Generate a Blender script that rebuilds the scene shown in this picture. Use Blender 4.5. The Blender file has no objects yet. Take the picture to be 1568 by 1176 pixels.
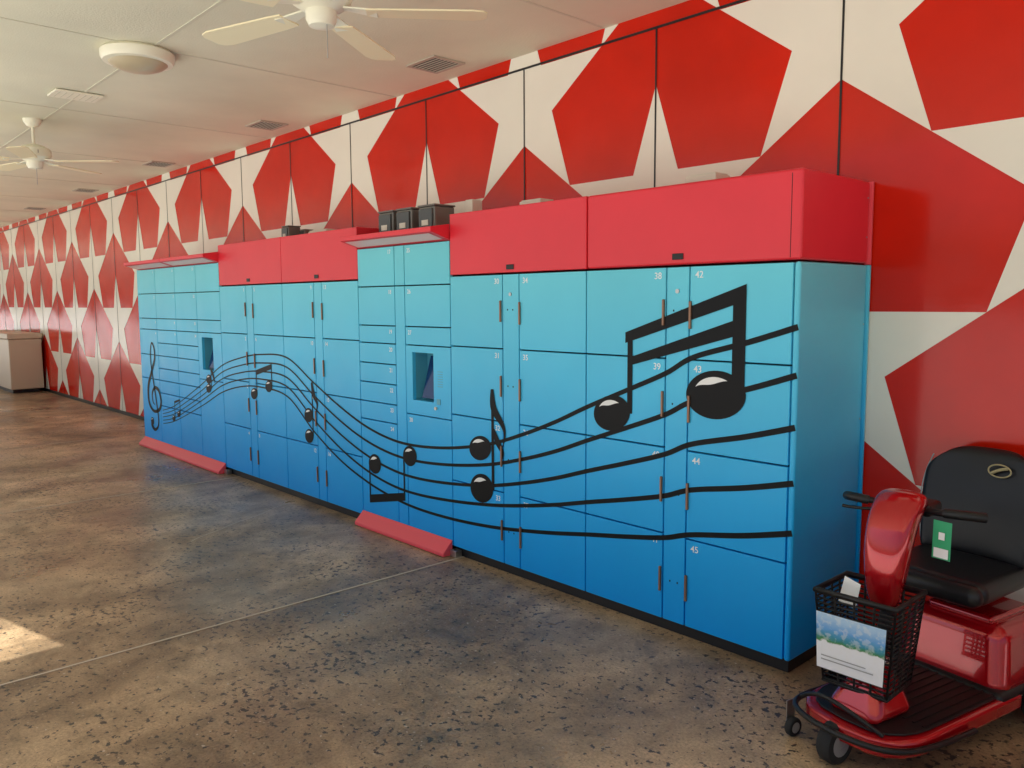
import bpy, bmesh, math, random
from mathutils import Vector, Matrix
random.seed(4)
C=bpy.context
sc=C.scene
# ---------------------------------------------------------------- helpers
def link(o,parent=None):
    C.scene.collection.objects.link(o)
    if parent is not None: o.parent=parent
    return o
def empty(name,loc=(0,0,0),rz=0,parent=None):
    e=bpy.data.objects.new(name,None); e.location=loc; e.rotation_euler=(0,0,rz); e.empty_display_size=.2
    return link(e,parent)
def mesh_obj(name,verts,faces,mat,parent=None,smooth=False,bevel=0,seg=2):
    me=bpy.data.meshes.new(name); me.from_pydata([tuple(v) for v in verts],[],faces); me.update()
    bm=bmesh.new(); bm.from_mesh(me); bmesh.ops.recalc_face_normals(bm,faces=bm.faces); bm.to_mesh(me); bm.free()
    if mat: me.materials.append(mat)
    o=link(bpy.data.objects.new(name,me),parent)
    if smooth or bevel: 
        for p in me.polygons: p.use_smooth=True
    if bevel:
        m=o.modifiers.new("b","BEVEL"); m.width=bevel; m.segments=seg; m.limit_method='ANGLE'; m.angle_limit=.6; m.harden_normals=True
    return o
BF=[(0,1,3,2),(4,6,7,5),(0,4,5,1),(2,3,7,6),(0,2,6,4),(1,5,7,3)]
def boxv(a,b): return [(x,y,z) for x in(a[0],b[0]) for y in(a[1],b[1]) for z in(a[2],b[2])]
def box(name,a,b,mat,parent=None,bevel=0,seg=2):
    return mesh_obj(name,boxv(a,b),BF,mat,parent,bevel=bevel,seg=seg)
def boxes(name,lst,mat,parent=None,bevel=0,seg=1):
    V=[];F=[]
    for a,b in lst:
        n=len(V); V+=boxv(a,b); F+=[tuple(n+i for i in f) for f in BF]
    return mesh_obj(name,V,F,mat,parent,bevel=bevel,seg=seg)
def lathe(name,prof,mat,parent=None,loc=(0,0,0),n=40,rot=None):
    V=[];F=[]
    for r,z in prof:
        for i in range(n):
            a=2*math.pi*i/n; V.append((r*math.cos(a),r*math.sin(a),z))
    for k in range(len(prof)-1):
        for i in range(n):
            j=(i+1)%n; F.append((k*n+i,k*n+j,(k+1)*n+j,(k+1)*n+i))
    F.append(tuple(range(n))[::-1]); F.append(tuple((len(prof)-1)*n+i for i in range(n)))
    o=mesh_obj(name,V,F,mat,parent,smooth=True); o.location=loc
    if rot: o.rotation_euler=rot
    m=o.modifiers.new("e","EDGE_SPLIT"); m.split_angle=.7
    return o
def tube(name,pts,r,mat,parent=None,cyclic=False,spline='NURBS'):
    cu=bpy.data.curves.new(name,'CURVE'); cu.dimensions='3D'; cu.bevel_depth=r; cu.bevel_resolution=4; cu.resolution_u=10; cu.use_fill_caps=True
    s=cu.splines.new(spline if spline!='POLY' else 'POLY'); s.points.add(len(pts)-1)
    for i,p in enumerate(pts): s.points[i].co=(p[0],p[1],p[2],1)
    s.use_cyclic_u=cyclic
    if spline=='NURBS': s.order_u=3; s.use_endpoint_u=not cyclic
    cu.materials.append(mat)
    return link(bpy.data.objects.new(name,cu),parent)
# ---------------------------------------------------------------- materials
def mat(name,col,rough=.5,metal=0,coat=0,spec=.5):
    m=bpy.data.materials.new(name); m.use_nodes=True; b=m.node_tree.nodes["Principled BSDF"]
    b.inputs["Base Color"].default_value=(*col,1); b.inputs["Roughness"].default_value=rough; b.inputs["Metallic"].default_value=metal
    b.inputs["Coat Weight"].default_value=coat; b.inputs["Specular IOR Level"].default_value=spec
    return m
class NT:
    def __init__(s,m): s.t=m.node_tree; s.b=s.t.nodes["Principled BSDF"]
    def n(s,ty,**k):
        x=s.t.nodes.new(ty)
        for a,v in k.items():
            if a.startswith('i_'): x.inputs[a[2:].replace('_',' ')].default_value=v
            else: setattr(x,a,v)
        return x
    def l(s,a,b): s.t.links.new(a,b)
    def pos(s): return s.n('ShaderNodeNewGeometry').outputs['Position']
    def noise(s,scale,detail=4,rough=.55,vec=None,dist=0):
        x=s.n('ShaderNodeTexNoise'); x.inputs['Scale'].default_value=scale; x.inputs['Detail'].default_value=detail; x.inputs['Roughness'].default_value=rough; x.inputs['Distortion'].default_value=dist
        s.l(vec or s.pos(),x.inputs['Vector']); return x.outputs['Fac']
    def ramp(s,fac,st):
        x=s.n('ShaderNodeValToRGB'); e=x.color_ramp.elements
        while len(e)<len(st): e.new(.5)
        for i,(p,c) in enumerate(st): e[i].position=p; e[i].color=(*c,1) if len(c)==3 else c
        s.l(fac,x.inputs[0]); return x.outputs[0]
    def mix(s,fac,a,b,bt='MIX'):
        x=s.n('ShaderNodeMix',data_type='RGBA',blend_type=bt)
        if hasattr(fac,'links'): s.l(fac,x.inputs[0])
        else: x.inputs[0].default_value=fac
        for v,i in((a,6),(b,7)):
            if hasattr(v,'links'): s.l(v,x.inputs[i])
            else: x.inputs[i].default_value=(*v,1)
        return x.outputs[2]
    def bump(s,h,st,dist=.01):
        x=s.n('ShaderNodeBump'); x.inputs['Strength'].default_value=st; x.inputs['Distance'].default_value=dist; s.l(h,x.inputs['Height']); s.l(x.outputs[0],s.b.inputs['Normal'])
    def island(s,lo,hi):
        g=s.n('ShaderNodeNewGeometry'); return s.ramp(g.outputs['Random Per Island'],[(0,g3(lo)),(1,g3(hi))])
g3=lambda v:(v,v,v)
def painted(name,col,rough,var=.12,spec=.5):
    m=mat(name,col,rough,spec=spec); t=NT(m)
    f=t.ramp(t.noise(1.3,4),[(.3,g3(1-var)),(.7,g3(1))]); t.l(t.mix(1,col,f,'MULTIPLY'),t.b.inputs['Base Color'])
    n1=t.noise(.9,2); n2=t.noise(60,2)
    a=t.n('ShaderNodeMath',operation='MULTIPLY_ADD'); t.l(n2,a.inputs[0]); a.inputs[1].default_value=.012; t.l(n1,a.inputs[2])
    t.bump(a.outputs[0],.35,.05)
    r=t.ramp(t.noise(3,4),[(.3,g3(rough*.8)),(.75,g3(rough*1.35))]); t.l(r,t.b.inputs['Roughness'])
    return m
M_red=painted("mural_red",(.72,.016,.003),.12,.22,.38)
M_white=painted("mural_white",(.92,.87,.74),.18,.06,.45)
M_black=mat("black_paint",(.012,.012,.014),.35)
M_gap=mat("dark_gap",(.006,.01,.014),.8)
M_blue=mat("locker_blue",(.1,.5,.8),.38,spec=.35); t=NT(M_blue)
sx=t.n('ShaderNodeSeparateXYZ'); t.l(t.pos(),sx.inputs[0])
mr=t.n('ShaderNodeMapRange'); mr.inputs['From Min'].default_value=0; mr.inputs['From Max'].default_value=2.3; t.l(sx.outputs['Z'],mr.inputs['Value'])
cb=t.ramp(mr.outputs[0],[(.03,(.0,.37,.99)),(.35,(.015,.48,.99)),(.6,(.08,.63,.97)),(.82,(.15,.70,.89)),(1,(.19,.74,.80))])
c0=t.mix(1,cb,t.ramp(t.noise(1.1,4),[(.3,g3(.93)),(.7,g3(1))]),'MULTIPLY')
t.l(t.mix(1,c0,t.island(.95,1),'MULTIPLY'),t.b.inputs['Base Color'])
t.l(t.ramp(t.noise(4,4),[(.3,g3(.28)),(.7,g3(.42))]),t.b.inputs['Roughness'])
M_hdr=mat("header_red",(.88,.04,.06),.38); t=NT(M_hdr)
t.l(t.mix(1,(.86,.03,.05),t.ramp(t.noise(1.5,4),[(.3,g3(.9)),(.7,g3(1))]),'MULTIPLY'),t.b.inputs['Base Color'])
M_pink=mat("flange_lit_plinth_red",(.9,.09,.12),.35)  # pink of the rear flange; on the plinth, upward-facing brightness painted into the red
M_hood=mat("hood_diffuser",(.9,.55,.52),.4)
M_ink=mat("vinyl_black",(.004,.004,.005),.45,spec=.2)
M_wht=mat("vinyl_white",(.9,.9,.88),.35)
M_num=mat("number_white",(.9,.94,.95),.5)
M_bronze=mat("handle_bronze",(.3,.16,.1),.4,.5)
M_steel=mat("steel",(.5,.5,.5),.3,.9)
M_plate=mat("seal_plate",(.01,.01,.01),.5)
M_screen=mat("screen_glass",(.01,.04,.14),.08)
M_screenf=mat("screen_bezel",(.1,.42,.56),.4)
M_box=mat("conduit_box_grey",(.2,.19,.17),.45,.4)
M_boxd=mat("meter_glass",(.07,.07,.065),.15)
M_boxw=mat("fixture_beige",(.78,.74,.62),.5)
M_ceil=mat("ceiling_paint",(.8,.77,.64),.75); t=NT(M_ceil)
t.l(t.mix(1,(.84,.81,.62),t.ramp(t.noise(.8,4),[(.3,g3(.84)),(.7,g3(1))]),'MULTIPLY'),t.b.inputs['Base Color']); t.bump(t.noise(70,2),.35,.005)
M_batten=mat("ceiling_joint",(.68,.65,.5),.7)
M_fan=mat("fan_white",(.9,.86,.68),.35); M_blade=mat("fan_blade",(.93,.82,.54),.4)
M_vent=mat("vent_metal",(.48,.42,.33),.5); M_ventd=mat("vent_dark",(.05,.045,.04),.8)
M_glass=mat("lamp_glass",(.55,.46,.3),.3)
# floor
M_floor=mat("stained_concrete",(.2,.17,.13),.4); t=NT(M_floor)
base=t.ramp(t.noise(.75,6,.62,dist=.8),[(.3,(.16,.103,.06)),(.44,(.28,.19,.108)),(.56,(.43,.295,.165)),(.72,(.70,.49,.285))])
mid=t.ramp(t.noise(4,6,.7,dist=.5),[(.3,g3(.5)),(.52,g3(1)),(.78,g3(1.35))])
c1=t.mix(1,base,mid,'MULTIPLY')
mp=t.n('ShaderNodeMapping'); mp.inputs['Scale'].default_value=(1.0,.25,1); t.l(t.pos(),mp.inputs['Vector'])
wk=t.ramp(t.noise(1.2,4,.6,vec=mp.outputs[0],dist=.3),[(.5,g3(0)),(.68,g3(.5))]); c1=t.mix(wk,c1,(.58,.42,.25))
fine=t.ramp(t.noise(75,4,.75),[(.3,g3(.5)),(.5,g3(1)),(.75,g3(1.4))]); c1=t.mix(.85,c1,t.mix(1,c1,fine,'MULTIPLY'))
n=t.noise(28,3,.6); nm=t.noise(1.6,3)
ad=t.n('ShaderNodeMath',operation='MULTIPLY_ADD'); t.l(nm,ad.inputs[0]); ad.inputs[1].default_value=.28; t.l(n,ad.inputs[2])
sp=t.ramp(ad.outputs[0],[(.725,g3(0)),(.765,g3(.92))])
c2=t.mix(sp,c1,(.035,.03,.03))
n5=t.noise(45,2,.5); sp2=t.ramp(n5,[(.69,g3(0)),(.73,g3(.7))]); c2=t.mix(sp2,c2,(.62,.53,.42))
t.l(c2,t.b.inputs['Base Color'])
t.l(t.ramp(t.noise(1.1,5),[(.3,g3(.24)),(.7,g3(.5))]),t.b.inputs['Roughness']); t.bump(t.noise(40,4,.7),.25,.004)
M_joint=mat("floor_joint",(.58,.49,.37),.7)
M_ground=mat("outdoor_concrete",(.6,.56,.47),.8); t=NT(M_ground)
t.l(t.mix(1,(.83,.82,.78),t.ramp(t.noise(.3,6),[(.3,g3(.9)),(.7,g3(1))]),'MULTIPLY'),t.b.inputs['Base Color'])
M_stucco=mat("stucco",(.8,.75,.64),.8)
# ---------------------------------------------------------------- dimensions
D=.735; HC=3.656; H=2.44; Z1=2.012; ZK=.069; ZT=2.262; XS=-.189
XL=-32; XR=6; YF=-3.9; YS=-3.3; YR=-4.72
mesh_obj("ground",[(-200,-200,-.02),(200,-200,-.02),(200,200,-.02),(-200,200,-.02)],[(0,1,2,3)],M_ground)
flo=box("floor",(XL,YS,-.016),(XR,D+.2,0),M_floor)
jl=[]
for x in (-2.55,-6.3,-10.0,-13.8,-17.6,1.3): jl.append(((x-.007,YS+.01,.0005),(x+.007,D-.02,.003)))
boxes("floor_joints",jl,M_joint,flo)
x,y=-4.95,.0
mesh_c=[]
for i in range(14):
    mesh_c.append((x,y)); x+=.05+random.uniform(-.02,.02); y-=.10+random.uniform(-.02,.02)
V=[];F=[]
for i,(x,y) in enumerate(mesh_c): V+=[(x-.004,y,.0035),(x+.004,y,.0035)]
for i in range(len(mesh_c)-1): F.append((2*i,2*i+1,2*i+3,2*i+2))
mesh_obj("crack",V,F,M_joint,flo)
# wall
wall=box("mural_wall",(XL,D,0),(XR,D+.2,HC+.1),M_red)
R=.793
def star_tris(cx,cz):
    pts=[]
    for i in range(10):
        a=math.pi/2+i*math.pi/5; r=R if i%2==0 else R*.382
        pts.append((cx+r*math.cos(a),cz+r*math.sin(a)))
    return [[(cx,cz),pts[i],pts[(i+1)%10]] for i in range(10)]
def clip(poly,axis,val,sign):
    out=[]
    for i in range(len(poly)):
        a=poly[i];b=poly[(i+1)%len(poly)]; da=(a[axis]-val)*sign; db=(b[axis]-val)*sign
        if da>=0: out.append(a)
        if (da>=0)!=(db>=0):
            t_=da/(da-db); out.append((a[0]+(b[0]-a[0])*t_,a[1]+(b[1]-a[1])*t_))
    return out
V=[];F=[]
for k in range(-26,6):
    for j in range(-1,3):
        cz=3.298-1.774*j if k%2==0 else 2.411-1.774*j
        for tr in star_tris(XS+1.22*k,cz):
            q=clip(tr,1,.002,1)
            if len(q)>2: q=clip(q,1,HC-.001,-1)
            if len(q)>2: q=clip(q,0,XR,-1)
            if len(q)>2: q=clip(q,0,XL,1)
            if len(q)>2:
                n0=len(V); V+=[(x,D-.003,z) for x,z in q]; F.append(tuple(range(n0,n0+len(q))))
mesh_obj("stars",V,F,M_white,wall)
seams=[((XS+1.22*k-.006,D-.006,.0),(XS+1.22*k+.006,D-.0045,3.5465)) for k in range(-26,5)]
boxes("panel_seams",seams,M_black,wall)
box("trim_line",(XL,D-.008,3.547),(XR,D-.0045,3.562),M_black,wall)
box("base_cove",(XL,D-.012,0.002),(XR,D-.0065,.06),M_black,wall)
# ceiling / roof slab: unseen front edge stepped and slanted to shape the floor sun patch
oc=[(XL,D-.002),(XL,YF-.4),(-6.0,YF-.4),(-4.36,YF),(-4.36,YR),(XR,YR),(XR,D-.002)]
n=len(oc)
ceil=mesh_obj("ceiling",[(x,y,HC) for x,y in oc]+[(x,y,HC+.12) for x,y in oc],[tuple(range(n)),tuple(range(n,2*n))]+[(i,(i+1)%n,n+(i+1)%n,n+i) for i in range(n)],M_ceil)
bl=[((XL,-1.392,HC-.005),(XR,-1.368,HC-.0005))]
for i in range(-9,3): bl.append(((-4.28+2.44*i-.01,YF+.02,HC-.004),(-4.28+2.44*i+.01,D-.01,HC-.0006)))
boxes("joint_battens",bl,M_batten,ceil)
fac=empty("roof_posts")
for i,(a,b,y) in enumerate([(-13,-12.85,YF-.35),(-20,-19.85,YF-.35),(-27,-26.85,YF-.35),(XR-.2,XR-.05,YR+.02)]):
    box("post_%d"%i,(a,y,-.019),(b,y+.15,HC-.001),M_stucco,fac,.01); box("post_base_%d"%i,(a-.04,y-.04,-.018),(b+.04,y+.19,.12),M_stucco,fac,.01)
def vent(x,y,w,h):
    e=empty("ceiling_vent",(x,y,HC))
    fr=[((-w/2,-h/2,-.012),(w/2,-h/2+.025,-.001)),((-w/2,h/2-.025,-.012),(w/2,h/2,-.001)),((-w/2,-h/2+.025,-.012),(-w/2+.025,h/2-.025,-.001)),((w/2-.025,-h/2+.025,-.012),(w/2,h/2-.025,-.001))]
    boxes("frame",fr,M_vent,e); box("duct",(-w/2+.025,-h/2+.025,-.004),(w/2-.025,h/2-.025,-.001),M_ventd,e)
    boxes("louvres",[((-w/2+.025,-h/2+.03+i*(h-.06)/7,-.011),(w/2-.025,-h/2+.036+i*(h-.06)/7,-.0045)) for i in range(8)],M_vent,e)
for x in(-3.25,-6.1,-9.2,-12.5,-15.8): vent(x,.38,.36,.3)
e=empty("ceiling_access_plate",(-6.05,-1.42,HC)); box("plate",(-.14,-.19,-.022),(.14,.19,-.006),M_fan,e,.004); boxes("slots",[((-.11,-.15+i*.05,-.0235),(.11,-.142+i*.05,-.0223)) for i in range(7)],M_batten,e)
e=empty("ceiling_lamp",(-4.42,-1.43,HC))
lathe("ring",[(.23,-.001),(.25,-.02),(.25,-.06),(.235,-.085),(.2,-.09)],M_fan,e)
lathe("glass",[(.2,-.0905),(.17,-.115),(.12,-.135),(.06,-.145),(.01,-.147)],M_glass,e)
def fan(x,y,a0):
    e=empty("ceiling_fan",(x,y,HC))
    lathe("canopy",[(.085,-.001),(.08,-.03),(.05,-.07),(.02,-.08)],M_fan,e,n=28)
    lathe("downrod",[(.014,-.08),(.014,-.26)],M_fan,e,n=14)
    lathe("motor",[(.03,-.24),(.09,-.26),(.145,-.29),(.155,-.33),(.145,-.37),(.1,-.4),(.075,-.41),(.075,-.45),(.06,-.48),(.02,-.49)],M_fan,e)
    boxes("motor_slots",[((-.157,-.004,-.345),(.157,.004,-.315)),((-.004,-.157,-.345),(.004,.157,-.315))],M_vent,e)
    tube("pull_chain",[(.05,0,-.48),(.052,0,-.6),(.05,0,-.64)],.0025,M_steel,e)
    for i in range(5):
        a=a0+i*72
        b=empty("blade_arm_%d"%i,(0,0,-.395),math.radians(a),e)
        mesh_obj("iron",[(.1,-.02,0),(.1,.02,0),(.27,.05,-.022),(.27,-.05,-.022),(.1,-.02,.008),(.1,.02,.008),(.27,.05,-.014),(.27,-.05,-.014)],[(0,1,2,3),(4,5,6,7),(0,1,5,4),(1,2,6,5),(2,3,7,6),(3,0,4,7)],M_fan,b)
        out=[(.22,-.065),(.3,-.073),(.74,-.09),(.79,-.075),(.81,-.045),(.81,.045),(.79,.075),(.74,.09),(.3,.073),(.22,.065)]
        n=len(out); tl=.09
        V=[(px,py,-.02+py*tl) for px,py in out]+[(px,py,-.012+py*tl) for px,py in out]
        F=[tuple(range(n))[::-1],tuple(range(n,2*n))]+[(i_,(i_+1)%n,n+(i_+1)%n,n+i_) for i_ in range(n)]
        mesh_obj("blade",V,F,M_blade,b)
fan(-1.77,-1.45,52); fan(-7.38,-1.47,49)
# ---------------------------------------------------------------- lockers
LK=empty("parcel_locker")
B=[0,-1.337,-2.624,-3.826,-5.143,-6.552,-7.82,-9.085]
ROW=[ZK,.558,1.037,1.523,Z1]
doors=[];g=.0042
def door(x0,x1,z0,z1): doors.append(((min(x0,x1)+g,0,z0+g),(max(x0,x1)-g,.03,z1-g)))
def cols4(xr,xl,sr,sl,corner=0):
    for i in range(4):
        door(sr,xr-corner,ROW[i],ROW[i+1]); door(xl,sl,ROW[i],ROW[i+1])
    door(sl,sr,ZK,Z1)
cols4(0,B[1],-.614,-.762,.032)
cols4(B[1],B[2],-1.916,-2.074)
cols4(B[3],B[4],-4.415,-4.552)
cols4(B[4],B[5],-5.766,-5.914)
ZL=[ZK,.888,1.037,1.194,1.351,1.512,1.651,1.957,ZT]
def column(x0,x1,zs):
    for a,b in zip(zs,zs[1:]): door(x0,x1,a,b)
column(B[3],-3.307,ZL); door(-3.307,-3.176,1.957,ZT); door(-3.307,-3.176,ZK,1.957)
column(-3.176,B[2],[ZK,.99]); column(-3.176,B[2],[1.512,1.651,1.957,ZT])
column(B[7],-8.465,[ZK,.888,1.194,1.512,1.651,1.957,ZT]); column(-8.465,B[6],[ZK,.57,.73,.888,1.037,1.194,1.351,1.512,1.651,1.957,ZT])
column(B[6],-7.187,[ZK,.57,.73,.888,1.037,1.194,1.351,1.512,1.651,1.957,ZT]); column(-7.187,B[5],[ZK,.99]); column(-7.187,B[5],[1.512,1.651,1.957,ZT])
boxes("doors",doors,M_blue,LK,bevel=.0035,seg=2)
def kiosk(x0,x1,z0,z1,nx0,nx1,nz0,nz1):
    fr=[((x0+g,0,z0+g),(nx0,.03,z1-g)),((nx1,0,z0+g),(x1-g,.03,z1-g)),((nx0,0,z0+g),(nx1,.03,nz0)),((nx0,0,nz1),(nx1,.03,z1-g))]
    boxes("kiosk_panel",fr,M_blue,LK)
    mesh_obj("kiosk_niche",[(nx0,.03,nz0),(nx1,.03,nz0),(nx1,.14,nz0),(nx0,.14,nz0),(nx0,.03,nz1),(nx1,.03,nz1),(nx1,.14,nz1),(nx0,.14,nz1)],[(0,1,2,3),(4,5,6,7),(2,3,7,6),(0,3,7,4),(1,2,6,5)],M_screenf,LK)
    mesh_obj("kiosk_screen",[(nx0+.07,.035,nz0+.02),(nx1-.03,.035,nz0+.02),(nx1-.03,.12,nz1-.03),(nx0+.07,.12,nz1-.03)],[(0,1,2,3)],M_screen,LK)
kiosk(-3.176,B[2],.99,1.512,-3.09,-2.83,1.1,1.46)
kiosk(-7.187,B[5],.99,1.512,-7.08,-6.78,1.1,1.46)
box("scanner",(-2.79,-.004,1.09),(-2.75,-.0005,1.13),M_screenf,LK); 
boxes("kiosk_vents",[((-2.78,-.002,1.22+i*.018),(-2.72,-.0005,1.225+i*.018)) for i in range(7)],M_screenf,LK)
lathe("scanner_btn",[(.012,0),(.012,.012)],M_boxw,LK,(-2.80,-.002,1.06),16,(math.pi/2,0,0))
car=[]
for i in range(7):
    top=ZT if i in(2,5,6) else Z1
    car.append(((B[i+1]+.001,.16,ZK),(B[i]-.034 if i==0 else B[i]-.001,D-.032,top)))
boxes("carcass",car,M_gap,LK)
cf=[]
for i in (0,1,3,4): cf.append(((B[i+1]+.001,.031,ZK),(B[i]-.034 if i==0 else B[i]-.001,.159,Z1)))
for (a,b) in [(B[3],-3.177),(B[7],-7.188)]: cf.append(((a+.002,.031,ZK),(b,.159,ZT)))
for (a,b) in [(-3.176,B[2]),(-7.187,B[5])]: cf.append(((a,.031,ZK),(b-.002,.159,.985))); cf.append(((a,.031,1.515),(b-.002,.159,ZT)))
boxes("carcass_front",cf,M_gap,LK)
box("side_panel",(-.032,0,ZK),(0,D-.034,Z1),M_blue,LK,.014,4)
box("rear_flange",(-.02,D-.028,Z1+.002),(.012,D-.012,H),M_pink,LK,.002)
box("rear_flange_blue",(-.02,D-.028,.03),(.012,D-.012,Z1),M_blue,LK,.002)
lst=[((.0003,D-.06,z),(.003,D-.052,z+.008)) for z in (.3,.75,1.2,1.7,2.15,2.35)]
boxes("side_screws",lst,M_steel,LK)
box("left_panel",(B[7]-.02,0,ZK),(B[7],D-.03,ZT),M_blue,LK,.006)
box("kick_plate",(B[7]+.02,.035,0.001),(-.02,D-.035,ZK-.001),M_black,LK)
boxes("feet",[((x,-.03,0.001),(x+.07,.03,.05)) for x in(-2.63,-6.55)],M_steel,LK,.004)
for i in(0,1,3,4):
    box("header_%d"%i,(B[i+1]+.003,-.0,Z1+.008),(B[i]-(.003 if i else 0),D-.03,H),M_hdr,LK,.016 if i==0 else .006,3)
boxes("header_seams",[((-.055,-.001,Z1+.02),(-.052,.001,H-.02))],M_gap,LK)
for x,z in((-.69,2.063),(-1.996,2.055),(-4.49,2.06),(-5.84,2.06)):
    box("vent_label",(x-.035,-.006,z-.016),(x+.035,-.0005,z+.016),M_plate,LK,.012,4)
for (a,b) in((B[3],B[2]),(B[6],B[5]),(B[7],B[6])):
    box("kiosk_top",(a+.003,0.01,ZT+.002),(b-.003,D-.03,2.34),M_hdr,LK,.004)
    y=-.16
    V=[(a,.008,ZT+.004),(b,.008,ZT+.004),(a,y,2.315),(b,y,2.315),(a,y,2.35),(b,y,2.35),(a,.008,2.375),(b,.008,2.375)]
    V=[(x+(.004 if x==a else -.004),yy,z) for x,yy,z in V]
    mesh_obj("awning",V,[(0,1,3,2),(2,3,5,4),(4,5,7,6),(0,2,4,6),(1,7,5,3),(0,6,7,1)],M_hdr,LK,bevel=.004)
    def on(s,yy):
        f=(yy-.008)/(y-.008); return (s,yy-.001,ZT+.004+f*(2.315-ZT-.004)-.003)
    mesh_obj("light_panel",[on(a+.05,-.02),on(b-.05,-.02),on(b-.05,y+.02),on(a+.05,y+.02)],[(0,1,2,3)],M_hood,LK)
for (a,b) in((B[3],B[2]),(B[7],B[5])):
    V=[(a+.004,.0,.115),(b-.004,.0,.115),(a+.004,-.085,.03),(b-.004,-.085,.03),(a+.004,-.085,.004),(b-.004,-.085,.004),(a+.004,0,.004),(b-.004,0,.004)]
    V=[(x,yy-.004,z) for x,yy,z in V]
    mesh_obj("plinth",V,[(0,1,3,2),(2,3,5,4),(4,5,7,6),(0,2,4,6),(1,7,5,3),(0,6,7,1)],M_pink,LK,bevel=.004)
hl=[]
for sr,sl in((-.614,-.762),(-1.916,-2.074),(-4.415,-4.552),(-5.766,-5.914)):
    for z in(1.77,1.275,.805,.3):
        hl.append(((sl-.02,-.014,z-.07),(sl-.006,-.0002,z+.07))); hl.append(((sr+.004,-.014,z-.085),(sr+.018,-.0002,z+.06)))
boxes("handles",hl,M_bronze,LK,.003)
dots=[]
for sr,sl in((-.614,-.762),(-1.916,-2.074)):
    for z in(1.78,1.28,.79,.3):
        for dx,dz in ((.05,0),(.1,.0)): dots.append(((sl+dx-.004,-.0015,z+dz-.005),(sl+dx+.004,-.0002,z+dz+.005)))
boxes("rivets",dots,M_gap,LK)
lathe("lock",[(.012,0),(.012,.006)],M_steel,LK,(-.688,-.0,1.882),18,(math.pi/2,0,0)); lathe("lock2",[(.012,0),(.012,.006)],M_steel,LK,(-1.995,-.0,1.88),18,(math.pi/2,0,0))
def num(s,x,z,al='LEFT',size=.05):
    cu=bpy.data.curves.new("number","FONT"); cu.body=str(s); cu.size=size; cu.align_x=al; cu.extrude=.0003; cu.offset=.0004
    o=bpy.data.objects.new("number_%s"%s,cu); cu.materials.append(M_num); o.location=(x,-.0012,z); o.rotation_euler=(math.pi/2,0,0); link(o,LK)
tops=[Z1,1.523,1.037,.558]
for (sl,sr),(n0,n1) in {(-.762,-.614):(38,42),(-2.074,-1.916):(30,34),(-4.552,-4.415):(9,13),(-5.914,-5.766):(1,5)}.items():
    for i,zt in enumerate(tops):
        num(n0+i,sl-.03,zt-.063,'RIGHT'); num(n1+i,sr+.035,zt-.063)
for i,zt in enumerate([ZT,1.957,1.651,1.512,1.351,1.194,1.037,.888]): num(17+i,-3.35,zt-.06,'RIGHT',.045)
for i,zt in enumerate([ZT,1.957,1.651,.99]): num(25+i,-3.14,zt-.06,'LEFT',.045)
for i,zt in enumerate([ZT,1.957,1.651,1.512]): 
    num(i+1,-8.5,zt-.06,'RIGHT',.045); num(i+6,-7.86,zt-.06,'RIGHT',.045); num(i+51,-7.23,zt-.06,'RIGHT',.045)
# ---- music decals
YD=-.003
def cat(pts,n=12):
    out=[]
    P=[pts[0]]+list(pts)+[pts[-1]]
    for i in range(1,len(P)-2):
        for k in range(n):
            t_=k/n; a,b,c,d=P[i-1],P[i],P[i+1],P[i+2]
            out.append(tuple(.5*((2*b[j])+(-a[j]+c[j])*t_+(2*a[j]-5*b[j]+4*c[j]-d[j])*t_**2+(-a[j]+3*b[j]-3*c[j]+d[j])*t_**3) for j in range(len(a))))
    out.append(tuple(pts[-1])); return out
DV=[];DF=[];WV=[];WF=[]
def ribbon(pts,V=DV,F=DF,y=YD):
    P=cat(pts)
    n0=len(V)
    for i,(x,z,w) in enumerate(P):
        a=P[max(0,i-1)];b=P[min(len(P)-1,i+1)]; dx,dz=b[0]-a[0],b[1]-a[1]; l=math.hypot(dx,dz) or 1; nx,nz=-dz/l*w/2,dx/l*w/2
        V.append((x+nx,y,z+nz)); V.append((x-nx,y,z-nz))
    for i in range(len(P)-1): F.append((n0+2*i,n0+2*i+1,n0+2*i+3,n0+2*i+2))
def poly(pts,V=DV,F=DF,y=YD): n0=len(V); V+=[(x,y,z) for x,z in pts]; F.append(tuple(range(n0,n0+len(pts))))
def ell(cx,cz,rx,rz,ang=15):
    a=math.radians(ang)
    poly([(cx+rx*math.cos(u)*math.cos(a)-rz*math.sin(u)*math.sin(a),cz+rx*math.cos(u)*math.sin(a)+rz*math.sin(u)*math.cos(a)) for u in[2*math.pi*i/40 for i in range(40)]],y=YD-.0008)
    o1=[];o2=[]
    for i in range(13):
        u=math.radians(158-i*8.5); o1.append((cx+.72*rx*math.cos(u),cz+.74*rz*math.sin(u)))
        th=math.sin(math.pi*i/12)*.26; o2.append((cx+(.72-th*.6)*rx*math.cos(u),cz+(.74-th*1.2)*rz*math.sin(u)))
    poly(o1+o2[::-1],WV,WF,YD-.002)
ST={-8394:(515,473,432,390,349),-7948:(621,573,525,476,436),-7126:(931,864,805,752,692),-6573:(1167,1096,1026,955,884),-6074:(1321,1247,1173,1105,1037),-5625:(1378,1295,1217,1146,1068),-5089:(1326,1234,1136,1049,956),-4614:(1139,1009,873,742,610),-4175:(921,791,688,563,459),-3769:(798,683,563,431,342),-3393:(731,621,489,362,283),-3045:(729,609,482,360,248),-2623:(770,656,517,396,256),-2214:(860,720,580,447,296),-1889:(974,811,651,503,336),-1592:(1083,902,732,562,382),-1319:(1205,990,815,628,431),-1020:(1341,1132,918,702,484),-757:(1459,1232,1010,778,537),-580:(1531,1294,1072,823,575),-268:(1633,1397,1158,897,650),-2:(1706,1478,1229,960,716)}
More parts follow.
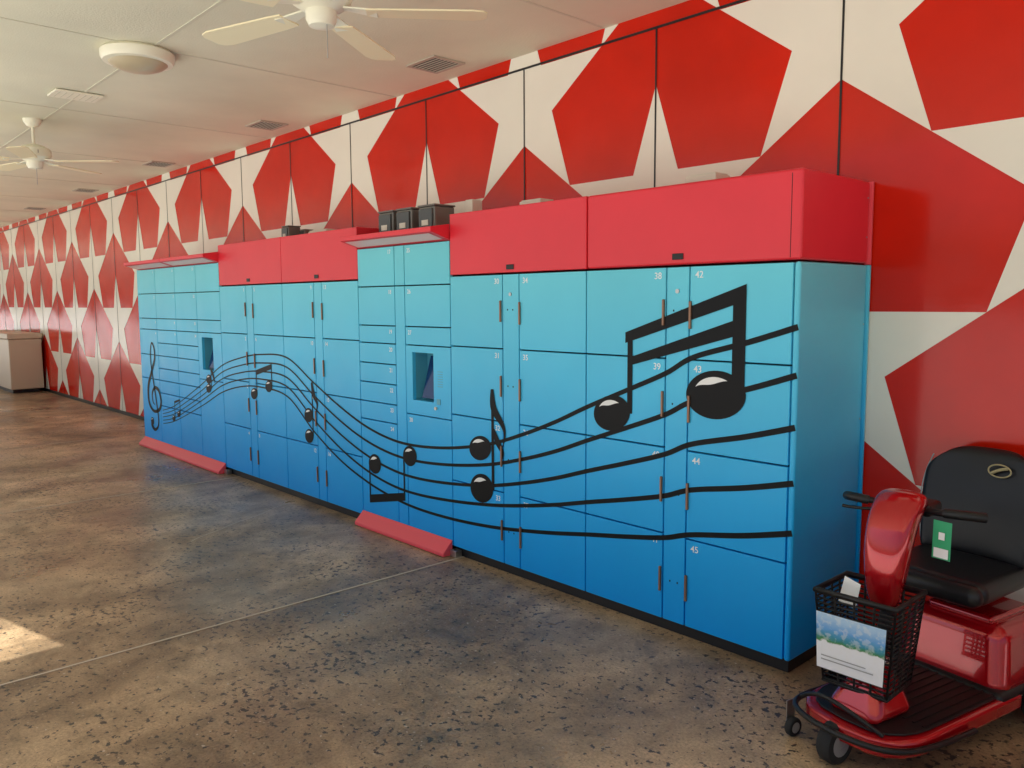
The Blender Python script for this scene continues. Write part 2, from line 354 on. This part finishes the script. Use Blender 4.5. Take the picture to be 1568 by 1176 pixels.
xs=sorted(ST)
for k in range(5):
    zz=[ST[x][k]/1000 for x in xs]
    for _ in range(2): zz=[zz[0]]+[(zz[i-1]+2*zz[i]+zz[i+1])/4 if abs(xs[i+1]-xs[i-1])<1000 else zz[i] for i in range(1,len(zz)-1)]+[zz[-1]]
    ribbon([(x/1000,z,.009+.021*((x+8394)/8394)**1.3) for x,z in zip(xs,zz)])
def vbar(x,z0,z1,w): poly([(x-w/2,z0),(x+w/2,z0),(x+w/2,z1),(x-w/2,z1)],y=YD-.0004)
ell(-1.135,1.19,.138,.102); ell(-.445,1.35,.178,.125,5)
vbar(-1.003,1.2,1.64,.036); vbar(-.314,1.36,1.885,.074)
poly([(-1.037,1.657),(-.277,1.912),(-.277,1.83),(-1.037,1.597)],y=YD-.0012)
poly([(-.989,1.523),(-.345,1.732),(-.345,1.651),(-.989,1.476)],y=YD-.0012)
ell(-2.31,.832,.118,.084); ell(-2.297,.553,.122,.1); vbar(-2.178,.56,1.249,.026)
ribbon([(-2.18,1.245,.03),(-2.165,1.12,.06),(-2.08,1.02,.04),(-2.055,.95,.018),(-2.08,.86,.006)],y=YD-.0012)
ribbon([(-2.17,.98,.02),(-2.13,.9,.05),(-2.08,.83,.03),(-2.09,.76,.006)],y=YD-.0012)
ell(-3.63,.53,.09,.08); ell(-3.141,.662,.09,.078); vbar(-3.708,.2,.53,.018); vbar(-3.222,.3,.66,.018)
poly([(-3.716,.262),(-3.214,.363),(-3.214,.30),(-3.716,.195)],y=YD-.0012)
ell(-4.70,.823,.078,.064); ell(-4.70,.632,.078,.064); vbar(-4.628,.64,1.127,.016)
ribbon([(-4.628,1.12,.03),(-4.60,1.02,.05),(-4.54,.94,.03),(-4.56,.86,.006)],y=YD-.0012)
ell(-5.80,.93,.075,.056); ell(-5.471,1.028,.075,.056); vbar(-5.735,.93,1.165,.016); vbar(-5.408,1.03,1.245,.016)
poly([(-5.743,1.17),(-5.40,1.25),(-5.40,1.20),(-5.743,1.12)],y=YD-.0012)
ell(-6.922,1.002,.07,.05); ell(-6.933,.90,.07,.05); vbar(-6.858,.9,1.14,.015); ribbon([(-6.858,1.135,.03),(-6.80,1.05,.04),(-6.76,.97,.008)],y=YD-.0012)
ell(-8.03,.454,.05,.036); ell(-7.86,.52,.05,.036); vbar(-7.985,.454,.66,.012); vbar(-7.815,.52,.70,.012)
poly([(-7.99,.665),(-7.81,.705),(-7.81,.68),(-7.99,.64)],y=YD-.0012)
ribbon([(-8.78,.36,.05),(-8.80,.29,.06),(-8.70,.24,.04),(-8.58,.30,.03),(-8.56,.42,.03),(-8.63,.7,.035),(-8.72,1.02,.035),(-8.74,1.2,.03),(-8.68,1.34,.025),(-8.60,1.28,.04),(-8.60,1.14,.045),(-8.74,.96,.05),(-8.87,.78,.06),(-8.87,.58,.055),(-8.72,.48,.04),(-8.52,.51,.045),(-8.44,.62,.05),(-8.50,.75,.05),(-8.64,.78,.04),(-8.74,.70,.035),(-8.73,.60,.025),(-8.66,.56,.01)],y=YD-.0004)
ell(-8.78,.34,.055,.05)
def flat(name,V,F,m):
    me=bpy.data.meshes.new(name); me.from_pydata(V,[],F); me.materials.append(m); return link(bpy.data.objects.new(name,me),LK)
flat("music_decal",DV,DF,M_ink); flat("note_highlights",WV,WF,M_wht)
# boxes on top
def jbox(name,x,y,z,s):
    e=empty(name,(x,y,z)); box("base",(-s*.5,-s*.45,.002),(s*.5,s*.5,s*1.0),M_box,e,.012,3)
    box("cover",(-s*.42,-s*.52,s*.12),(s*.42,-s*.452,s*.92),M_boxd,e,.012,3)
    box("cap",(-s*.53,-s*.48,s*1.002),(s*.53,s*.53,s*1.07),M_box,e,.006)
    box("label",(-s*.2,-s*.535,s*.3),(s*.2,-s*.522,s*.5),M_boxw,e)
    tube("conduit",[(0,s*.5,s*.6),(0,s*.8,s*.7),(0,D-y-.0,s*.8)],.012,M_steel,e)
for x in(-3.6,-3.35,-3.06): jbox("junction_box",x,.22,2.342,.2)
jbox("junction_box",-5.6,.35,H+.002,.14); jbox("junction_box",-5.42,.42,H+.002,.1)
def flatbox(x,y,z,w,d,h):
    e=empty("router_box",(x,y,z)); box("case",(-w/2,-d/2,.002),(w/2,d/2,h),M_boxw,e,.006); box("lid",(-w/2+.01,-d/2+.01,h+.0005),(w/2-.01,d/2-.01,h+.008),M_boxw,e,.002)
flatbox(-2.0,.25,H,.2,.14,.05); flatbox(-.72,.3,H,.2,.14,.07); flatbox(-2.84,.4,2.342,.1,.1,.24); flatbox(-5.05,.4,H,.34,.14,.07); flatbox(-4.6,.4,H,.4,.14,.05)
# far cabinet
e=empty("white_chest_cabinet",(-17.3,.12,0))
mw=mat("cabinet_white",(.62,.51,.38),.4)
box("body",(-3.2,-.05,.08),(0,.56,1.12),mw,e,.02,3); box("lid",(-3.22,-.07,1.125),(.02,.57,1.24),mw,e,.02,3); box("foot",(-3.1,.0,0.001),(-.1,.5,.078),M_black,e)
boxes("door_lines",[((-1.6,-.053,.12),(-1.585,-.0505,1.1))],M_gap,e)
# ---------------------------------------------------------------- mobility scooter
S=empty("mobility_scooter",(.68,.25,0),math.radians(-11.5))
M_sred=mat("scooter_red",(.5,.004,.01),.16,.35,1.0); M_bp=mat("black_plastic",(.01,.01,.011),.4,spec=.4); M_vin=mat("black_vinyl",(.01,.01,.012),.36,spec=.4)
M_chr=mat("chrome",(.75,.75,.75),.12,1); M_rub=mat("rubber",(.02,.02,.02),.8); M_grey=mat("grey_hub",(.4,.4,.4),.4,.3)
def rbox(name,a,b,m,par,bev=.04,seg=4,taper=None,rot=None):
    V=[list(v) for v in boxv(a,b)]
    if taper:
        cx,cy=(a[0]+b[0])/2,(a[1]+b[1])/2
        for v in V:
            if v[2]==b[2]: v[0]=cx+(v[0]-cx)*taper[0]; v[1]=cy+(v[1]-cy)*taper[1]+(taper[2] if len(taper)>2 else 0)
    o=mesh_obj(name,V,BF,m,par,bevel=bev,seg=seg)
    if rot: o.rotation_euler=rot
    return o
def wheel(x,y,r,w):
    lathe("tyre",[(r*.6,-w/2),(r*.9,-w/2),(r,-w*.3),(r,w*.3),(r*.9,w/2),(r*.6,w/2)],M_rub,S,(x,y,r),28,(0,math.pi/2,0))
    lathe("hub",[(r*.58,-w*.52),(r*.2,-w*.55),(r*.2,w*.55),(r*.58,w*.52)],M_grey,S,(x,y,r),20,(0,math.pi/2,0))
wheel(-.25,.2,.115,.07); wheel(.25,.2,.115,.07); wheel(-.02,-.82,.085,.06)
wheel(-.24,-.80,.04,.03); wheel(.24,-.80,.04,.03)
box("caster_bracket",(-.262,-.82,.04),(-.257,-.77,.15),M_steel,S,.001)
def outline(hw,y0,y1,n=10):
    pts=[(hw,y1),(-hw,y1)]
    for i in range(n+1):
        a=math.pi+ math.pi*i/n; pts.append((hw*math.copysign(abs(math.cos(a))**.6,math.cos(a)),y0+.22+.22*math.sin(a)))
    return pts
def slab(name,pts,z0,z1,m,bev):
    n=len(pts); V=[(x,y,z0) for x,y in pts]+[(x,y,z1) for x,y in pts]
    F=[tuple(range(n)),tuple(range(n,2*n))]+[(i,(i+1)%n,n+(i+1)%n,n+i) for i in range(n)]
    return mesh_obj(name,V,F,m,S,bevel=bev,seg=3)
slab("deck_shell",outline(.25,-.84,.05),.1,.175,M_sred,.02)
slab("deck_mat",outline(.225,-.80,0.0),.177,.186,M_bp,.004)
boxes("mat_ribs",[((-.2+i*.04,-.6,.1862),(-.19+i*.04,-.02,.19)) for i in range(11)],M_bp,S)
tube("front_bumper",[(-.27,-.35,.13),(-.275,-.6,.14),(-.24,-.82,.16),(-.1,-.9,.17),(.1,-.9,.17),(.24,-.82,.16),(.275,-.6,.14),(.27,-.35,.13)],.012,M_bp,S)
tube("bumper_bow",[(-.2,-.8,.19),(-.12,-.84,.26),(.02,-.84,.26),(.16,-.78,.18)],.009,M_bp,S)
rbox("nose",(-.13,-.78,.18),(.13,-.5,.36),M_sred,S,.05,5,(.45,.5,.03))
rbox("rear_body",(-.27,-.1,.15),(.24,.4,.45),M_sred,S,.07,5,(.82,.85,.02))
rbox("rear_body_cover",(-.15,-.02,.44),(.14,.3,.475),M_sred,S,.03,4)
rbox("rear_body_trim",(-.272,-.12,.13),(.245,.38,.2),M_bp,S,.03,3)
ST_=empty("seat",(-.085,.02,0),math.radians(4),S)
lathe("seat_post",[(.028,.42),(.028,.55)],M_chr,ST_,(0.02,.03,0),20); lathe("post_collar",[(.05,.45),(.045,.49),(.03,.5)],M_bp,ST_,(0.02,.03,0),20)
rbox("seat_pan",(-.19,-.1,.53),(.19,.25,.555),M_bp,ST_,.01,2)
rbox("cushion",(-.25,-.2,.55),(.25,.26,.65),M_vin,ST_,.045,5)
rbox("cushion_front_roll",(-.24,-.235,.545),(.24,-.1,.64),M_vin,ST_,.045,5)
V=[];F=[];nx=13;nz=10
for side in(0,1):
    for j in range(nz):
        v=j/(nz-1); z=.63+.51*v; hw=.235+.03*math.sin(v*math.pi*.75) ; 
        if v>.8: hw-= (v-.8)**2*1.6
        for i in range(nx):
            u=-1+2*i/(nx-1); bulge=.03*(1-u*u)*(1 if side==0 else -.6)*(math.sin(math.pi*min(1,max(0,v*.9+.05))))
            drop=-.05*abs(u)**4*(v**3)
            y=.22+.1*v-.045*abs(u)**2.5+(.0 if side==0 else .055)-bulge
            V.append((u*hw,y,z+drop))
for side in(0,1):
    o=side*nx*nz
    for j in range(nz-1):
        for i in range(nx-1): F.append((o+j*nx+i,o+j*nx+i+1,o+(j+1)*nx+i+1,o+(j+1)*nx+i))
N_=nx*nz
for j in range(nz-1): F.append((j*nx,(j+1)*nx,N_+(j+1)*nx,N_+j*nx)); F.append((j*nx+nx-1,(j+1)*nx+nx-1,N_+(j+1)*nx+nx-1,N_+j*nx+nx-1))
for i in range(nx-1): F.append((i,i+1,N_+i+1,N_+i)); F.append(((nz-1)*nx+i,(nz-1)*nx+i+1,N_+(nz-1)*nx+i+1,N_+(nz-1)*nx+i))
sb=mesh_obj("seat_back",V,F,M_vin,ST_,smooth=True); sm=sb.modifiers.new("s","SUBSURF"); sm.levels=1; sm.render_levels=2
M_logo=mat("stitched_logo",(.45,.38,.2),.5)
tube("logo_ring",[(.08+.05*math.cos(a),.262-.0,1.05+.03*math.sin(a)) for a in[i*math.pi/6 for i in range(12)]],.0035,M_logo,ST_,True)
tube("logo_swoosh",[(.045,.262,1.035),(.08,.26,1.06),(.115,.262,1.065)],.007,M_logo,ST_)
tube("seat_piping",[(-.235,.2,.68),(-.262,.225,.85),(-.262,.265,1.0),(-.24,.30,1.08)],.003,M_grey,ST_)
# tiller
T=empty("tiller",(-.07,-.38,0),math.radians(11.5),S)
tube("steering_post",[(0,-.16,.3),(0,-.10,.5),(0,-.02,.75)],.028,M_bp,T)
lathe("bracket",[(.055,0),(.06,.02),(.05,.05),(.03,.06)],M_chr,T,(0,-.17,.33),20)
box("bracket_bar",(-.09,-.22,.335),(.05,-.18,.365),M_chr,T,.008)
tube("lower_column",[(0,-.17,.24),(0,-.165,.34)],.035,M_sred,T)
sec=[(-.12,.55,.055,.045),(-.125,.66,.075,.06),(-.115,.78,.09,.065),(-.09,.88,.095,.07),(-.04,.96,.1,.06),(.03,1.0,.1,.045),(.09,.99,.085,.03)]
V=[];F=[];n=20
for k,(y,z,w,d) in enumerate(sec):
    a=sec[max(0,k-1)];b=sec[min(len(sec)-1,k+1)]; ty,tz=b[0]-a[0],b[1]-a[1]; l=math.hypot(ty,tz); ny,nz_=tz/l,-ty/l
    for i in range(n):
        u=2*math.pi*i/n; cu_=math.copysign(abs(math.cos(u))**.7,math.cos(u)); su=math.copysign(abs(math.sin(u))**.7,math.sin(u))
        V.append((w*cu_,y+ny*d*su,z+nz_*d*su))
for k in range(len(sec)-1):
    for i in range(n): j=(i+1)%n; F.append((k*n+i,k*n+j,(k+1)*n+j,(k+1)*n+i))
F.append(tuple(range(n))); F.append(tuple((len(sec)-1)*n+i for i in range(n)))
o=mesh_obj("shroud",V,F,M_sred,T,smooth=True); q=o.modifiers.new("s","SUBSURF"); q.levels=2; q.render_levels=2
rbox("dash",(-.09,.03,.93),(.11,.17,.985),M_bp,T,.02,3)
tube("handlebar",[(-.24,.04,.965),(-.19,.0,.975),(-.12,.03,.965),(0,.06,.955),(.14,.03,.96),(.22,.0,.975),(.3,.04,.97)],.014,M_bp,T)
tube("grip_left",[(-.25,.05,.963),(-.2,.0,.975),(-.14,.02,.967)],.02,M_bp,T); tube("grip_right",[(.31,.05,.968),(.25,.005,.975),(.17,.015,.967)],.02,M_bp,T)
tube("brake_lever",[(-.24,-.01,.93),(-.16,-.02,.93),(-.08,.02,.94)],.007,M_bp,T)
M_green=mat("tag_green",(.03,.4,.17),.5)
tg=empty("tag",(.028,0,.0),0,T)
mesh_obj("hang_tag",[(.115,-.03,.79),(.19,-.045,.79),(.19,-.04,.945),(.115,-.025,.945)],[(0,1,2,3)],M_green,tg)
mesh_obj("hang_tag_print",[(.123,-.036,.796),(.182,-.0475,.796),(.182,-.0455,.835),(.123,-.0345,.835)],[(0,1,2,3)],M_wht,tg)
mesh_obj("hang_tag_logo",[(.14,-.037,.87),(.165,-.0425,.87),(.165,-.041,.9),(.14,-.0355,.9)],[(0,1,2,3)],M_wht,tg)
Bk=empty("basket",(-.0,-.18,0),0,T)
x0,x1,y0,y1,zb,zt=-.17,.15,-.20,.08,.28,.66
def at(f,zz):
    k=(zz-zb)/(zt-zb); s=.8+.2*k; cx,cy=(x0+x1)/2,(y0+y1)/2; hx,hy=(x1-x0)/2*s,(y1-y0)/2*s
    return [(cx-hx,cy-hy,zz),(cx+hx,cy-hy,zz),(cx+hx,cy+hy,zz),(cx-hx,cy+hy,zz)]
for i in range(19):
    z=zb+.01+(zt-zb-.02)*i/18; tube("rib",at(0,z),.0045,M_bp,Bk,True,'POLY')
tube("rim",at(0,zt),.012,M_bp,Bk,True,'POLY'); tube("base_rim",at(0,zb),.008,M_bp,Bk,True,'POLY')
lo=at(0,zb);hi=at(0,zt)
for s_ in range(4):
    a,b=lo[s_],lo[(s_+1)%4]; c,d=hi[s_],hi[(s_+1)%4]
    for i in range(5):
        f=i/4; p=[a[j]+(b[j]-a[j])*f for j in range(3)]; q=[c[j]+(d[j]-c[j])*f for j in range(3)]
        tube("stay",[p,q],.005,M_bp,Bk,False,'POLY')
mesh_obj("base_plate",lo,[(0,1,2,3)],M_bp,Bk)
M_card=mat("advert_card",(.8,.8,.8),.35); t=NT(M_card)
tc=t.n('ShaderNodeTexCoord'); sp_=t.n('ShaderNodeSeparateXYZ'); t.l(tc.outputs['Generated'],sp_.inputs[0])
nz2=t.noise(30,3); ad2=t.n('ShaderNodeMath',operation='MULTIPLY_ADD'); t.l(nz2,ad2.inputs[0]); ad2.inputs[1].default_value=.14; t.l(sp_.outputs['Z'],ad2.inputs[2])
r=t.ramp(ad2.outputs[0],[(.0,(.75,.78,.85)),(.12,(.9,.9,.92)),(.56,(.9,.9,.92)),(.58,(.06,.25,.05)),(.68,(.05,.3,.45)),(.8,(.15,.4,.75)),(1,(.45,.65,.85))])
nn=t.ramp(t.noise(45,4),[(.5,g3(0)),(.6,g3(.35))]); 
t.l(t.mix(nn,r,(.88,.88,.86)),t.b.inputs['Base Color'])
yb=y0-.012
mesh_obj("card",[(-.15,yb+.004,.345),(.115,yb+.004,.345),(.125,yb-.006,.58),(-.155,yb-.006,.58)],[(0,1,2,3)],M_card,Bk)
mesh_obj("card_back",[(-.152,yb+.006,.342),(.117,yb+.006,.342),(.127,yb-.003,.583),(-.157,yb-.003,.583)],[(0,1,2,3)],M_bp,Bk)
boxes("card_text",[((-.13,yb+.0008-.004,.40-i*.016),(.05+.03*(i%2),yb+.0015-.004,.404-i*.016)) for i in range(2)],M_grey,Bk)
mesh_obj("papers",[(-.12,-.1,.6),(-.04,-.12,.59),(-.03,-.1,.69),(-.11,-.07,.7)],[(0,1,2,3)],M_wht,Bk)
# ---------------------------------------------------------------- camera
yaw,pit,rol,f=.8273,.101,-.0055,1239.0
F_=Vector((-math.sin(yaw)*math.cos(pit),math.cos(yaw)*math.cos(pit),-math.sin(pit)))
Rt=Vector((math.cos(yaw),math.sin(yaw),0)); U_=Rt.cross(F_); R2=Rt*math.cos(rol)+U_*math.sin(rol); U2=R2.cross(F_)
cd=bpy.data.cameras.new("Camera"); co=link(bpy.data.objects.new("Camera",cd)); sc.camera=co
co.matrix_world=Matrix(((R2.x,U2.x,-F_.x,1.883),(R2.y,U2.y,-F_.y,-3.557),(R2.z,U2.z,-F_.z,1.830),(0,0,0,1)))
cd.sensor_width=36; cd.lens=36*f/1568; cd.clip_end=1000; cd.clip_start=.05
# ---------------------------------------------------------------- light
el=math.radians(60.6); d=Vector((.73*math.cos(el),.68*math.cos(el),-math.sin(el))).normalized()
sl_=bpy.data.lights.new("Sun",'SUN'); sl_.energy=5; sl_.angle=math.radians(.5); sl_.color=(1,.965,.9)
so=link(bpy.data.objects.new("Sun",sl_)); so.rotation_euler=d.to_track_quat('-Z','Y').to_euler()
w=bpy.data.worlds.new("World"); sc.world=w; w.use_nodes=True; nt=w.node_tree; bg=nt.nodes["Background"]
sky=nt.nodes.new("ShaderNodeTexSky"); sky.sky_type='NISHITA'; sky.sun_disc=False; sky.sun_elevation=el; sky.sun_rotation=math.atan2(-d.x,-d.y); sky.dust_density=3.5
nt.links.new(sky.outputs[0],bg.inputs[0]); bg.inputs[1].default_value=.15
sc.view_settings.view_transform='Standard'; sc.view_settings.look='None'; sc.view_settings.exposure=0
